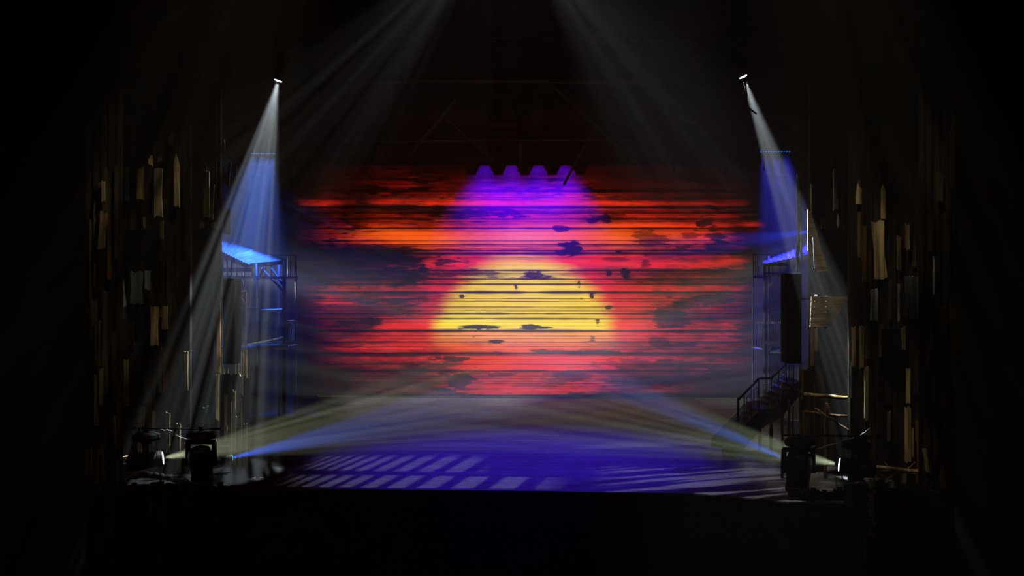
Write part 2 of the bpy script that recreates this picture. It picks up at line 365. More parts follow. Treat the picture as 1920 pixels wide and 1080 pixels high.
MB().box(((pa.x+pb.x)/2, DROP_Y+.05, (pa.z+.03)/2), (pb.x-pa.x, .06, pa.z-.03)).build('frame', M['black_cloth'], drop)

# ------------------------------------------------------------------ plank flats
def plank(mb, x0, y0, x1, y1, Y, th=.03, jag=6, slant=0, point=False):
    """ragged board whose outline spans the pixel box, standing on the depth plane Y"""
    pts = []
    n = 3
    top = []; bot = []
    for i in range(n+1):
        t = i/n; x = x0+(x1-x0)*t
        up = random.uniform(0, jag)
        if point: up = abs(t-random.choice((.35,.5,.65)))*2*min(18, (y1-y0)*.35)
        top.append((x+slant, y0+up)); bot.append((x, y1-random.uniform(0, jag)))
    midl = (x0+random.uniform(0, (x1-x0)*.12)+slant*.5, (y0+y1)/2+random.uniform(-8, 8)); midr = (x1-random.uniform(0, (x1-x0)*.12)+slant*.5, (y0+y1)/2+random.uniform(-8, 8))
    out = top+[midr]+bot[::-1]+[midl]
    mb.prism([at(px, py, Y) for px, py in out], (0, th, 0))
    return mb
def flat(name, label, x0, x1, y0, y1, Y, seed, special=(), nrand=26, sheet=0, tones=(0,0,0,0,1,1,1,1,2,5), back=None, group=None, edge=None):
    random.seed(seed)
    base = at((x0+x1)/2, y1, Y); base.z = max(base.z, 0.0) if y1 < 930 else base.z
    t = thing(name, label, 'scenery flat', base, group)
    s = MB()
    if back is None:
        # backing sheet with vertical ribs, its right or left edge broken
        nrib = max(4, int((x1-x0)/7)); w = (x1-x0)/nrib
        for i in range(nrib):
            xa = x0+i*w; dz = .0 if i % 2 else .025
            ya = y0+random.uniform(0, 10)
            s.prism([at(xa, ya, Y+.1-dz), at(xa+w+.3, ya, Y+.1-dz), at(xa+w+.3, y1, Y+.1-dz), at(xa, y1, Y+.1-dz)], (0,.07,0))
    else:
        s.prism([at(px, py, Y+.1) for px, py in back], (0,.06,0))
    s.build('backing_sheet', woods[sheet], t)
    for k in range(nrand):
        w = random.uniform(4, 13); h = random.uniform(50, 210)
        xa = random.uniform(x0, x1-w); ya = random.uniform(max(y0, min(290, y1-200)), y1-40); yb = min(y1, ya+h)
        mb = MB(); plank(mb, xa, ya, xa+w, yb, Y+random.uniform(-.02,.05), point=random.random() < .35)
        mb.build('plank', woods[random.choice(tones)], t)
    for sp in special:
        xa, ya, xb, yb, tone = sp[:5]
        mb = MB(); plank(mb, xa, ya, xb, yb, Y-.05-random.uniform(0,.04), slant=sp[5] if len(sp) > 5 else 0, point=len(sp) > 6)
        mb.build('plank', woods[tone], t)
    return t
# left side, from the house wall inwards
flat('plank_flat', 'outermost tall dark plank flat on the left, against the black house wall', 160, 226, 28, 1060, -.25, 1,
     [(182,395,195,470,3,6),(190,335,196,382,3),(177,600,187,690,2),(170,560,180,640,2),(176,700,183,800,3),(186,690,192,765,3),(213,780,216,840,3),(172,860,182,930,1),(180,940,190,1050,1)], 26)
flat('plank_flat', 'broad left plank flat with pointed boards behind the hanging spotlights', 215, 356, 118, 1058, .75, 2,
     [(315,241,325,274,5,4,1),(278,290,286,312,4,0,1),(296,288,302,305,5,0,1),(233,312,240,380,6),(256,312,269,378,3),(289,312,304,408,4),(326,288,336,390,4,0,1),(299,412,306,452,3),
      (268,404,272,428,3),(219,503,236,578,6,-8),(271,503,281,546,6),(281,571,296,652,4),(303,571,314,622,3),(232,670,241,765,4),(195,605,206,620,2),(243,660,256,700,2),
      (222,540,232,600,7),(244,506,268,572,7),(250,640,262,700,7),(258,760,270,850,3),(268,690,280,760,2),(296,660,306,740,2),(310,770,318,850,3),(330,790,338,890,3),(345,655,352,735,3),(336,830,350,850,5),(284,770,290,840,3),
      (300,900,306,990,1),(240,920,250,1000,1),(262,930,270,1020,1),(318,960,330,1040,1),(279,930,283,968,3),(232,1050,300,1058,1)], 34)
flat('plank_flat', 'inner left plank flat with a straight edge beside the blue beam', 340, 413, 150, 930, 1.9, 3,
     [(381,318,392,412,4),(388,345,399,412,3,3),(350,410,357,430,3),(374,412,382,430,3),(396,412,403,430,3),(406,540,413,700,5),(404,700,410,790,3),(365,770,371,800,5),(345,700,350,790,3),(395,820,405,905,3),
      (352,880,360,910,2),(380,760,392,800,7)], 14, sheet=0, tones=(0,0,0,0,1,1))
flat('plank_flat', 'low fence of brown boards at the left foot of the stage', 413, 466, 700, 905, 1.5, 4,
     [(420,735,426,830,3),(428,720,434,860,2),(437,730,441,900,3),(446,745,453,880,3),(456,790,463,890,3),(430,860,437,905,5),(449,700,455,742,4)], 12, tones=(0,1,1,2,3))
flat('plank_flat', 'dark broken boards hanging above the left beam', 400, 432, 290, 440, 2.35, 5, [(417,262,421,282,6,0,1),(424,300,429,352,2,4),(436,310,440,342,2,4),(417,310,421,345,2)], 3, back=[(398,300),(414,296),(414,440),(398,440)], tones=(0,0,1))
flat('plank_flat', 'low ragged plank front under the pale rock ledge, bottom left', 168, 436, 905, 1062, -.5, 31,
     [(279,930,283,968,3),(300,900,306,990,2),(240,920,250,1000,1),(262,930,270,1020,1),(318,960,330,1040,1),(232,1046,300,1058,2),(346,910,354,955,2),(200,920,208,1010,1)], 24, tones=(0,0,0,1,1,1,2))
hb = [o for o in col.objects if o.get('label', '').startswith('dark broken boards')][0]
for x in (403, 411):
    p_ = at(x, 300, 2.46); MB().tube(p_, Vector((p_.x, p_.y, 15.9)), .006, n=6).build('hanger', M['black_metal'], hb)
# right side
flat('plank_flat', 'outermost tall dark plank flat on the right, against the black house wall', 1726, 1790, 22, 1060, -.25, 6,
     [(1750,480,1753,553,6),(1736,840,1743,886,4,-6),(1745,600,1749,660,2),(1738,640,1744,700,2),(1730,890,1738,1000,1),(1752,700,1758,860,1)], 26)
flat('plank_flat', 'broad right plank flat with tall pale boards behind the hanging spotlight', 1592, 1732, 118, 1058, .75, 7,
     [(1605,343,1616,386,4,0,1),(1652,345,1661,412,4,0,1),(1640,412,1664,524,4,-6),(1698,417,1706,470,3),(1682,440,1690,510,3),(1618,420,1626,530,5),(1695,515,1726,600,7),(1705,515,1712,570,6),(1633,540,1646,604,6),
      (1648,606,1656,675,3),(1690,610,1698,660,3),(1683,530,1687,605,6),(1621,685,1629,790,3),(1597,610,1605,690,3),(1612,610,1620,692,3),(1623,612,1632,676,2),(1662,615,1680,670,2),
      (1700,690,1707,760,4),(1697,760,1708,870,4),(1709,800,1714,860,3),(1664,770,1670,830,3),(1690,880,1700,940,3),(1668,900,1676,980,2),(1640,890,1648,960,2),(1618,1000,1624,1055,3),(1675,1000,1681,1060,3),(1696,930,1702,1000,1)], 34)
flat('plank_flat', 'inner right plank flat with a straight edge beside the stair', 1518, 1600, 150, 920, 1.9, 8,
     [(1563,315,1572,396,4),(1540,405,1547,430,3),(1571,400,1573,430,4),(1520,600,1526,690,3),(1527,560,1533,660,3),(1521,345,1524,400,4),(1585,690,1592,760,2),(1568,690,1576,760,2),(1584,800,1592,880,3)], 14, sheet=0, tones=(0,0,0,0,1,1))
flat('plank_flat', 'narrow dark boards behind the golden poles on the right', 1500, 1545, 690, 925, 1.4, 9, [(1503,690,1507,750,3),(1512,780,1517,860,2)], 6, tones=(0,0,1,1))
flat('plank_flat', 'short flat of horizontal slats with a worn pale streak, low on the right', 1598, 1672, 890, 1010, -.75, 10, (), 0, sheet=1,
     back=[(1600,908),(1668,900),(1674,1000),(1604,1010)])
def horizontal_boards(parent, x0, x1, ya, yb, Y, step, tone, streak=None):
    y = ya
    while y < yb:
        mb = MB(); h = step*.82
        j = random.uniform(-2, 2)
        mb.prism([at(x0+j,y,Y), at(x1+j,y-.5,Y), at(x1-j,y+h,Y), at(x0-j,y+h,Y)], (0,.03,0)).build('slat', woods[tone], parent)
        if streak:
            sx, sw = streak; xx = sx+random.uniform(-3,3)
            MB().prism([at(xx,y+.5,Y-.02), at(xx+sw,y+.5,Y-.02), at(xx+sw*.9,y+h,Y-.02), at(xx,y+h,Y-.02)], (0,.018,0)).build('worn_strip', woods[4 if random.random() < .6 else 6], parent)
        y += step
low = [o for o in col.objects if o.get('label', '').startswith('short flat of horizontal')][0]
horizontal_boards(low, 1602, 1666, 908, 1004, -.8, 9, 1, (1629, 12))
flat('plank_flat', 'low ragged plank front under the golden twigs, bottom right', 1480, 1785, 915, 1062, -.5, 32,
     [(1618,1000,1624,1055,3),(1675,1000,1681,1060,3),(1696,930,1702,1000,2),(1720,930,1730,1040,1),(1690,960,1696,1020,2)], 24, tones=(0,0,0,0,1,1))
# trapezoid sign board in the right beam
t = thing('sign_board', 'wedge shaped blank slatted board jutting out in the right white beam', 'board', at(1555,610,1.2))
mb = MB()
rr = 6
for i in range(rr):
    ya = 556+i*9.6; yb = ya+8.8
    r0 = 1594-(ya-556)*.68; r1 = 1594-(yb-556)*.68
    MB().prism([at(1522-i*.4,ya,1.2), at(r0,ya,1.2), at(r1,yb,1.2), at(1521-i*.4,yb,1.2)], (0,.03,0)).build('slat', M['signwood'], t)
MB().tube(at(1530,552,1.27), at(1528,616,1.27), .02).tube(at(1552,552,1.27), at(1548,616,1.27), .02).build('batten', M['pole'], t)
t2 = thing('leaning_board', 'pale slanting board above the wedge shaped board in the right beam', 'board', at(1535,505,1.3))
mb = MB().prism([at(1514,392,1.3), at(1521,398,1.3), at(1552,508,1.3), at(1530,510,1.3), at(1515,470,1.3)], (0,.03,0)); mb.build('board', M['signwood'], t2)
MB().prism([at(1524,445,1.27), at(1527,446,1.27), at(1530,504,1.27), at(1527,503,1.27)], (0,.02,0)).build('white_edge', woods[6], t2)
# pale ragged strip standing for the beam-lit portal edge
mb = MB(); ptsl = []; ptsr = []
for k in range(23):
    y = 325+k*12.2; x = 1497-1.2*math.sin(k*.6)-(k*.05); ptsl.append((x-random.uniform(1,3), y)); ptsr.append((x+random.uniform(1.5,4.5), y))
mb.prism([at(px,py,2.6) for px, py in ptsl]+[at(px,py,2.6) for px, py in ptsr[::-1]], (0,.03,0))
tag(mb.build('hanging_rag', M['rag']), 'narrow ragged silver cloth hanging down the inner right edge', 'cloth')

# black panels on the flats
def black_box(name, label, cat, x0, y0, x1, y1, Y, dep=.25, mat='black_paint', group=None, bottom_taper=0):
    c = at((x0+x1)/2, y1, Y); t = thing(name, label, cat, c, group)
    a = at(x0,y0,Y); b = at(x1,y0,Y); c1 = at(x1-bottom_taper,y1,Y); d = at(x0+bottom_taper,y1,Y)
    MB().prism([a,b,c1,d], (0,dep,0)).build('cabinet', M[mat], t, bevel=.012)
    e = .06
    w = b.x-a.x; h = a.z-d.z
    MB().box(((a.x+b.x)/2, Y-.008, (a.z+d.z)/2), (w*.86, .016, h*.92)).build('grille', M['black_cloth'], t)
    return t
t = black_box('column_speaker', 'tall black column speaker standing out from the left wall below the blue roof', 'speaker', 417, 521, 440, 683, 1.35, .3)
MB().tube(at(420,560,1.62), at(408,560,1.83), .02).build('bracket', M['black_metal'], t)
t = black_box('column_speaker', 'tall black column speaker beside the right tower above the stair', 'speaker', 1473, 512, 1503, 682, 1.35, .3)
MB().tube(at(1500,560,1.62), at(1519,560,1.83), .02).build('bracket', M['black_metal'], t)
black_box('wall_panel', 'wide black panel on the left plank flat', 'panel', 200, 430, 292, 482, .6, .12)
black_box('wall_panel', 'wide black panel high on the right plank flat', 'panel', 1527, 436, 1592, 505, 1.7, .12)
black_box('wall_panel', 'brown edged dark panel low on the right plank flat', 'panel', 1656, 618, 1688, 674, .6, .12)
black_box('wall_panel', 'narrow black panel beside the left column speaker', 'panel', 350, 432, 400, 760, 1.7, .1)

# ------------------------------------------------------------------ overhead masking, pipes and boxes
def cloth(name, label, x0, x1, y0, y1, Y, mat, wav=.05):
    c = at((x0+x1)/2, y1, Y); mb = MB(); n = 60; vs = []; fs = []
    for i in range(n+1):
        t = i/n; x = x0+(x1-x0)*t; w = wav*math.sin(i*1.9)+wav*.5*math.sin(i*.7)
        for yy in (y0, (y0*2+y1)/3, (y0+2*y1)/3, y1): vs.append(at(x, yy, Y+w*(.5+.5*(yy-y0)/(y1-y0))))
    for i in range(n):
        for k in range(3): fs.append((i*4+k, i*4+k+1, i*4+4+k+1, i*4+4+k))
    mb.add(vs, fs, True); o = mb.build(name, M[mat])
    so = o.modifiers.new('solid', 'SOLIDIFY'); so.thickness = .01
    return tag(o, label, 'border cloth')
cloth('border_cloth', 'black border cloth hiding the top of the sunset backdrop', 470, 1500, 226, 310, 9.0, 'teal_cloth')
cloth('border_cloth', 'dim brown border cloth behind the hanging boxes', 420, 1530, 62, 233, 7.6, 'brown_cloth')
cloth('border_cloth', 'topmost black border cloth at the upper edge of the opening', 235, 1725, -60, 64, 4.6, 'black_cloth')
cloth('border_cloth', 'dim brown header cloth left of the hanging boxes', 262, 470, 20, 150, 3.9, 'brown_cloth')
cloth('border_cloth', 'dim brown header cloth right of the hanging boxes', 1440, 1735, 20, 125, 3.9, 'brown_cloth')

cloth('leg_cloth', 'grey leg cloth hanging behind the left tower', 385, 553, 330, 752, 11.1, 'wing_grey', .03)  # added cloths that catch the wing light as a grey glow
cloth('leg_cloth', 'grey leg cloth hanging behind the right tower and stair', 1436, 1560, 330, 752, 11.1, 'wing_grey', .03)
def pipe(label, x0, y0, x1, y1, Y, r=.025, mat='black_metal', name='pipe'):
    mb = MB().tube(at(x0,y0,Y), at(x1,y1,Y), r, seg=6)
    for f in (.12, .88):
        p_ = at(x0,y0,Y).lerp(at(x1,y1,Y), f); mb.tube(p_, Vector((p_.x, p_.y, 15.9)), .005, n=6)
    return tag(mb.build(name, M[mat]), label, 'pipe')
pipe('long black flying pipe that carries the row of hanging boxes', 470, 74, 1455, 69, 3.6, .022)
pipe('long dim pipe below the row of hanging boxes', 640, 154, 1290, 151, 6.4, .03, 'pole')
for (x0,y0,x1,y1,lab,pts) in [
    (474,80,585,160,'leftmost and largest black box hanging under the top pipe',[(474,80),(552,78),(560,88),(585,90),(585,160),(530,160),(478,150)]),
    (686,80,752,140,'second black box from the left under the top pipe',[(686,82),(752,80),(750,140),(692,140)]),
    (921,80,984,135,'middle black box under the top pipe',[(921,80),(984,80),(983,135),(922,135)]),
    (1156,78,1222,137,'fourth black box from the left under the top pipe',[(1156,78),(1222,77),(1219,137),(1160,137)]),
    (1328,70,1442,157,'rightmost and largest black box hanging under the top pipe',[(1328,82),(1365,82),(1380,70),(1442,69),(1442,143),(1374,143),(1374,157),(1330,156)])]:
    c = at((x0+x1)/2, y0, 3.6); t = thing('hanging_box', lab, 'box', c, 'boxes under the top pipe')
    MB().prism([at(px,py,3.7) for px,py in pts], (0,.5,0)).build('cabinet', M['teal_cloth'], t, bevel=.01)
    for dx_ in (-12,12): MB().tube(at((x0+x1)/2+dx_,73.5,3.62), at((x0+x1)/2+dx_,84,3.72), .012).build('hanger', M['black_metal'], t)
t = thing('hanging_box', 'low central black box hanging above the sunset', 'box', at(953,232,6.9))
MB().prism([at(px,py,6.9) for px,py in [(914,184),(925,178),(945,179),(980,176),(992,184),(992,232),(915,232)]], (0,.5,0)).build('cabinet', M['black_paint'], t, bevel=.01)
for x in (930,975): MB().tube(at(x,180,7.1), at(x,153,6.45), .012).build('hanger', M['black_metal'], t)

# small round spotlights beside the boxes
def par(label, x, y, Y, r, group):
    c = at(x, y, Y); t = thing('round_spotlight', label, 'spotlight', c, group)
    q = Matrix.Translation(c) @ Matrix.Rotation(math.radians(100), 4, 'X')
    MB().lathe([(r*.55,-.16),(r*.8,-.1),(r*.9,.0),(r,.12),(r*.92,.125)], q, 20).build('can', M['teal_cloth'], t)
    mb = MB().box(c+Vector((-r*1.12,0,r*.5)), (.015,.04,r*1.6)).box(c+Vector((r*1.12,0,r*.5)), (.015,.04,r*1.6)).box(c+Vector((0,0,r*1.3)), (r*2.3,.04,.02)); mb.build('yoke', M['black_metal'], t)
    MB().box(c+Vector((0,0,r*1.6)), (.06,.06,r*.6)).build('clamp', M['black_metal'], t)
for x, y, lab in [(594,98,'small round spotlight right of the leftmost hanging box'),(768,99,'small round spotlight right of the second hanging box'),(1136,96,'small round spotlight left of the fourth hanging box'),(1314,94,'small round spotlight left of the rightmost hanging box')]:
    par(lab, x, y, 3.6, .12, 'small spotlights under the top pipe')

# rough pole frame in front of the drop
t = thing('trellis', 'rough trellis of crossed thin poles hanging above the sunset backdrop', 'trellis', at(970,290,5.8))
for x0,y0,x1,y1,r in [(585,266,1350,262,.028),(430,291,722,290,.028),(1255,291,1522,287,.028),(733,150,733,300,.022),(712,235,706,306,.022),(648,262,640,326,.015),(655,295,700,338,.02),(855,188,755,306,.036),
     (835,222,935,312,.02),(978,232,975,322,.05),(1115,240,1057,347,.024),(1040,165,1205,318,.022),(1120,240,1212,322,.03),(1345,225,1257,312,.045),(1330,160,1363,326,.024),(1265,258,1262,326,.026),
     (440,205,577,312,.014),(1502,262,1502,490,.026),(1503,265,1521,297,.014),(1432,288,1433,320,.02),(1520,288,1521,345,.014),(1330,160,733,150,.018)]:
    Yp = 5.8+random.uniform(-.06,.06)
    MB().tube(at(x0,y0,Yp), at(x1,y1,Yp), r, r*random.uniform(.75,1.), 8, wob=.008, seg=7).build('pole', M['pole'], t)
# slatted soffit on the left, high
t = thing('slatted_soffit', 'dark slatted soffit high in the left corner of the opening', 'soffit', at(300,90,1.0))
for k in range(11):
    f = k/10; Yk = -.2+f*3.2
    a = at(222,18,-.2); a2 = at(222,18,-.2); e = at(398,148,3.1)
    z = a.z-.5*f; x0 = a.x; x1 = a.x+.3+1.35*(1-f)*.2+f*.15
    MB().box(((x0+x1)/2, Yk, z), (x1-x0, .14, .04)).build('slat', woods[1], t)
# bent branch in front of the right top beam
mb = MB(); pts = [(1397,150,1.25),(1400,178,1.25),(1398,195,1.25),(1405,203,1.25),(1419,214,1.25)]
for (a1,b1,c1),(a2,b2,c2) in zip(pts[:-1],pts[1:]): mb.tube(at(a1,b1,c1), at(a2,b2,c2), .013, n=8)
mb.tube(at(1388,156,1.25), at(1401,147,1.25), .009).tube(at(1390,160,1.25), at(1401,152,1.25), .007)
tag(mb.build('hanging_cable', M['black_metal']), 'bent black cable dangling in front of the top right white lamp', 'cable')

# ------------------------------------------------------------------ moving spotlights
def aimM(pos, target):
    d = (Vector(target)-Vector(pos)).normalized(); q = d.to_track_quat('Z', 'Y')
    return Matrix.Translation(pos) @ q.to_matrix().to_4x4()
def moving_head(label, basec, headc, aim, R, Ln, lens='lens_white', hang_to=None, plate=.2, group=None, lensr=.72):
    """hanging moving head: base tray, yoke, barrel head with a glass; head centre and aim given in world space"""
    basec = Vector(basec); headc = Vector(headc)
    t = thing('moving_spotlight', label, 'spotlight', basec, group)
    MB().lathe([(plate*.55,.07),(plate*.92,.045),(plate,.0),(plate*.9,-.035),(plate*.5,-.06)], Matrix.Translation(basec), 24).build('base', M['black_metal'], t)
    M4 = aimM(headc, aim); ax = M4.to_3x3() @ Vector((0,0,1)); 
    side = ax.cross(Vector((0,0,1)))
    side = Vector((1,0,0)) if side.length < .3 else side.normalized()
    mb = MB()
    top = basec+Vector((0,0,-.05))
    mb.tube(top, top+Vector((0,0,-.04)), .07)
    for s in (-1,1):
        p1 = Vector((headc.x, headc.y, top.z-.04))+side*s*(R*1.12); p2 = headc+side*s*(R*1.12)
        mb.tube(p1, p2, .035, .045, 8)
    mb.tube(Vector((headc.x,headc.y,top.z-.04))-side*R*1.2, Vector((headc.x,headc.y,top.z-.04))+side*R*1.2, .035, n=8)
    mb.build('yoke', M['black_metal'], t)
    prof = [(R*.5,-Ln*.52),(R*.86,-Ln*.46),(R,-Ln*.3),(R*.98,-.05),(R*.9,Ln*.1),(R*.86,Ln*.3),(R*.92,Ln*.34),(R*.92,Ln*.46),(R*lensr*1.04,Ln*.475)]
    h = MB().lathe(prof, M4, 28).build('head', M['black_metal'], t)
    lm = MB().lathe([(R*lensr,Ln*.478),(R*lensr,Ln*.50),(R*lensr*.6,Ln*.515),(.004,Ln*.52)], M4, 24).build('lens', M[lens] if lens else M['black_metal'], h)
    for v in lm.data.vertices: pass
    if hang_to:
        MB().box(basec+Vector((0,0,.09)), (.06,.05,.08)).tube(basec+Vector((0,0,.1)), Vector(hang_to), .016).build('clamp', M['black_metal'], t)
    return t, M4, Ln
PY = .05
k = mpp(PY)
# left pipe and its lamps
pl = thing('lamp_pipe', 'thin black pipe low on the left holding two hanging spotlights', 'pipe', at(330,803,PY))
MB().tube(at(248,803,PY), at(413,804.5,PY), .012).build('tube', M['black_metal'], pl)
MB().tube(at(262,803,PY), at(262,803,.8), .012).tube(at(330,803.5,PY), at(330,803.5,.8), .012).build('bracket', M['black_metal'], pl)
hc = at(273,864,PY)
ml1 = moving_head('left outer black spotlight shining a pale beam to the right', at(274,820,PY), hc, at(640,804,1.35), .125, .47, hang_to=at(274,803,PY), group='low side spotlights')
hc = at(377,872,PY)
moving_head('left inner black spotlight with its head hanging straight down', at(377,817,PY), hc, hc+Vector((0,.25,-1)), .17, .52, None, hang_to=at(377,804,PY), plate=.21, group='low side spotlights')
hc = at(420,862,.9)
ml3 = moving_head('small left spotlight with a cyan rim sending a blue beam upstage', at(418,842,.9), hc, hc+(at(437,857,1.05)-hc)*20, .055, .26, 'lens_cyan', plate=.09, group='low side spotlights', lensr=.95)
pr = thing('lamp_pipe', 'thin black pipe low on the right holding two hanging spotlights', 'pipe', at(1555,818,PY))
MB().tube(at(1466,816,PY), at(1638,818,PY), .012).build('tube', M['black_metal'], pr)
MB().tube(at(1622,818,PY), at(1622,818,.8), .012).tube(at(1560,817.5,PY), at(1560,817.5,1.4), .012).build('bracket', M['black_metal'], pr)
hc = at(1607,877,PY)
mr1 = moving_head('right outer black spotlight shining a pale green beam to the left', at(1606,836,PY), hc, at(1250,815,1.0), .125, .47, hang_to=at(1606,818,PY), group='low side spotlights')
hc = at(1497,886,PY)
moving_head('right inner black spotlight with its head hanging straight down', at(1500,831,PY), hc, hc+Vector((0,.25,-1)), .175, .58, None, hang_to=at(1500,817,PY), plate=.215, group='low side spotlights')
hc = at(1489,868,.9)
mr3 = moving_head('small right spotlight sending a blue beam from behind the inner one', at(1490,846,.9), hc, hc+(at(1474,861,1.05)-hc)*20, .055, .24, 'lens_cyan', plate=.09, group='low side spotlights', lensr=.95)
# top white lamps
hc = at(529,128,1.5); tl_aim = at(478,290,1.42)
mtl = moving_head('top left black spotlight with a white lens shining down a streaked beam', at(531,92,1.5), hc, at(507,196,1.52), .085, .42, hang_to=at(531,74,3.5), plate=.14, group='top spotlights')
hc = at(1384,121,1.5)
mtr = moving_head('top right black spotlight with a white lens shining down towards the right planks', at(1383,88,1.5), hc, at(1412,190,1.52), .085, .42, hang_to=at(1383,70,3.5), plate=.14, group='top spotlights')

# black wash cans hanging at the top of the drop
for i, x in enumerate([884,934,984.5,1035.5,1088]):
    c = at(x, 300, 9.6)
    t = thing('wash_can', ['first','second','third','fourth','fifth'][i]+' black lamp can from the left hanging over the top of the sunset', 'lamp', c, 'lamp cans over the sunset')
    s = mpp(9.6); dz = lambda yy: (300-yy)*s
    MB().lathe([(17*s,dz(296)),(18.5*s,dz(306)),(16*s,dz(309)),(12*s,dz(320)),(9.5*s,dz(323)),(8.6*s,dz(328)),(7.6*s,dz(328.2))], Matrix.Translation(c), 20).build('can', M['black_metal'], t)
    MB().tube(c+Vector((0,0,dz(296))), c+Vector((0,0,dz(270))), .02).build('hanger', M['black_metal'], t)

# LED battens above the blue beams
def led_batten(label, x0, x1, y, Y, n):
    a = at(x0,y,Y); b = at(x1,y,Y); t = thing('led_batten', label, 'lamp', (a+b)/2, 'battens over the towers')
    MB().box((a+b)/2+Vector((0,.05,.04)), (b.x-a.x+.1,.12,.1)).build('housing', M['black_metal'], t)
    for i in range(n):
        c = a.lerp(b, (i+.5)/n); MB().box(c+Vector((0,-.015,-.005)), ((b.x-a.x)/n*.5,.02,.014)).build('led_cell', M['cell_blue'], t)
    for s in (.2,.8):
        c = a.lerp(b, s); MB().tube(c+Vector((0,.05,.08)), c+Vector((0,.05,.3)), .012).build('hanger', M['black_metal'], t)
led_batten('blue led batten with a row of small cells over the left tower', 470, 516, 288, 6.35, 10)
led_batten('blue led batten over the right tower', 1424, 1482, 284, 6.35, 12)

# ------------------------------------------------------------------ towers
def bar(t, nm, x0,y0,Ya, x1,y1,Yb, r, mat, n=8): 
    return MB().tube(at(x0,y0,Ya), at(x1,y1,Yb), r, n=n, wob=.004, seg=4).build(nm, M[mat], t)
def beam(t, nm, x0,y0,Ya, x1,y1,Yb, w, h, mat):
    a = at(x0,y0,Ya); b = at(x1,y1,Yb); d = b-a; q = d.to_track_quat('X','Z').to_matrix()
    return MB().box((a+b)/2, (d.length, w, h), q).build(nm, M[mat], t)
# left: front frame on Y=6.3, back frame on Y=8
TF, TB = 6.3, 8.0
g1 = ground(500, 763)
t = thing('lookout_tower', 'left wooden lookout tower with a blue lit roof and railed galleries', 'tower', (at(480,600,TF).x, TF, 0))
def post(t, x, ytop, Y, r, mat, ybot=None):
    a = at(x, ytop, Y); b = Vector((a.x, a.y, 0.0)) if ybot is None else at(x, ybot, Y)
    return MB().tube(b, a, r, n=8, wob=.004, seg=6).build('post', M[mat], t)
post(t, 481, 494, TF, .036, 'tower_wood'); post(t, 533, 489, TF, .042, 'tower_wood'); post(t, 523, 497, TF+.5, .035, 'tower_wood'); post(t, 416, 470, TF, .04, 'tower_wood')
post(t, 555, 478, TB, .024, 'rail_wood'); post(t, 458, 478, TB, .016, 'rail_wood'); post(t, 425, 480, TB, .03, 'tower_wood')
beam(t, 'gallery_beam', 405,519,TF, 534,521,TF, .08, .05, 'tower_wood'); beam(t, 'gallery_beam', 408,506,TF+.1, 470,506,TF+.1, .06, .09, 'tower_wood'); beam(t, 'gallery_beam', 418,521,TB, 557,520,TB, .06, .05, 'rail_wood')
beam(t, 'gallery_beam', 534,521,TF, 557,520,TB, .05, .05, 'tower_wood')
beam(t, 'eave_beam', 462,498,TF, 535,492,TF, .06, .08, 'tower_wood'); beam(t, 'rafter', 408,474,TF, 464,500,TF, .06, .08, 'tower_wood')
bar(t, 'rail', 470,478,TB, 556,478.5,TB, .016, 'rail_wood')
for x in (418,434,444,472,480,497,508,540,544.5,549,552.5): bar(t, 'baluster', x,480,TB, x,520,TB, .010 if x > 536 else .014, 'rail_wood' if x > 536 else 'tower_wood')
bar(t, 'brace', 484,524,TF, 494,503,TF, .022, 'tower_wood'); bar(t, 'brace', 478,524,TF, 470,503,TF, .022, 'tower_wood'); bar(t, 'brace', 490,503,TF+.2, 531,545,TF, .024, 'tower_wood'); bar(t, 'brace', 509,503,TF+.3, 532,536,TF, .022, 'tower_wood')
bar(t, 'rail', 490,582,TF, 534,580,TF, .026, 'grey_rail'); bar(t, 'rail', 440,578,TF-.3, 491,578,TF-.3, .016, 'black_metal'); bar(t, 'rail', 440,582,TF-.3, 482,582,TF-.3, .012, 'black_metal')
beam(t, 'gallery_beam', 452,606,TB, 537,606,TB, .05, .04, 'rail_wood')
for x in (500,509,517): bar(t, 'baluster', x,584,TF, x,606,TF, .014, 'tower_wood')
bar(t, 'rail', 537,602,TF, 557,602,TB, .022, 'rail_wood')
for i, x in enumerate((539,542,545,548,551,554)):
    Yk = TF+(TB-TF)*(i+.5)/6; bar(t, 'baluster', x,603,Yk, x,649-i*.6,Yk, .009, 'rail_wood')
bar(t, 'rail', 537,650,TF, 557,646,TB, .02, 'grey_rail')
bar(t, 'rail', 450,648,TF-.9, 534,632,TF, .018, 'grey_rail')
for i in range(12):
    f = (i+.5)/12; x = 452+f*82; Yk = TF-.9+.9*f; bar(t, 'baluster', x,606,Yk, x,648-16*f,Yk, .010, 'tower_wood')
MB().prism([at(405,653,TF-.5), at(537,652,TF-.5), at(537,640,TF+.3), at(405,646,TF+.3)], (0,0,-.05)).build('lower_deck', M['tower_wood'], t)
# roof sheets: corrugated, high at the far edge
def roof(t, pn, pf, Yn, Yf, nm='roof_sheet', rows=26):
    """near edge polyline pixels pn, far edge pixels pf"""
    mb = MB(); vs = []; fs = []
    for i in range(rows+1):
        f = i/rows
        a = at(pn[0][0]+(pn[1][0]-pn[0][0])*f, pn[0][1]+(pn[1][1]-pn[0][1])*f, Yn); b = at(pf[0][0]+(pf[1][0]-pf[0][0])*f, pf[0][1]+(pf[1][1]-pf[0][1])*f, Yf)
        dz = Vector((0,0,.018*math.sin(i*math.pi)+(.02 if i % 2 else 0)))
        vs += [a+dz, b+dz]
    for i in range(rows): fs.append((2*i, 2*i+1, 2*i+3, 2*i+2))
    mb.add(vs, fs); o = mb.build(nm, M['roof'], t); so = o.modifiers.new('solid', 'SOLIDIFY'); so.thickness = .02
    return o
roof(t, [(404,467),(465,496)], [(404,437),(538,487.5)], TF-.1, TF+1.0)
bar(t, 'ridge_pole', 408,443,TF+.95, 486,478,TF+.95, .022, 'rail_wood')
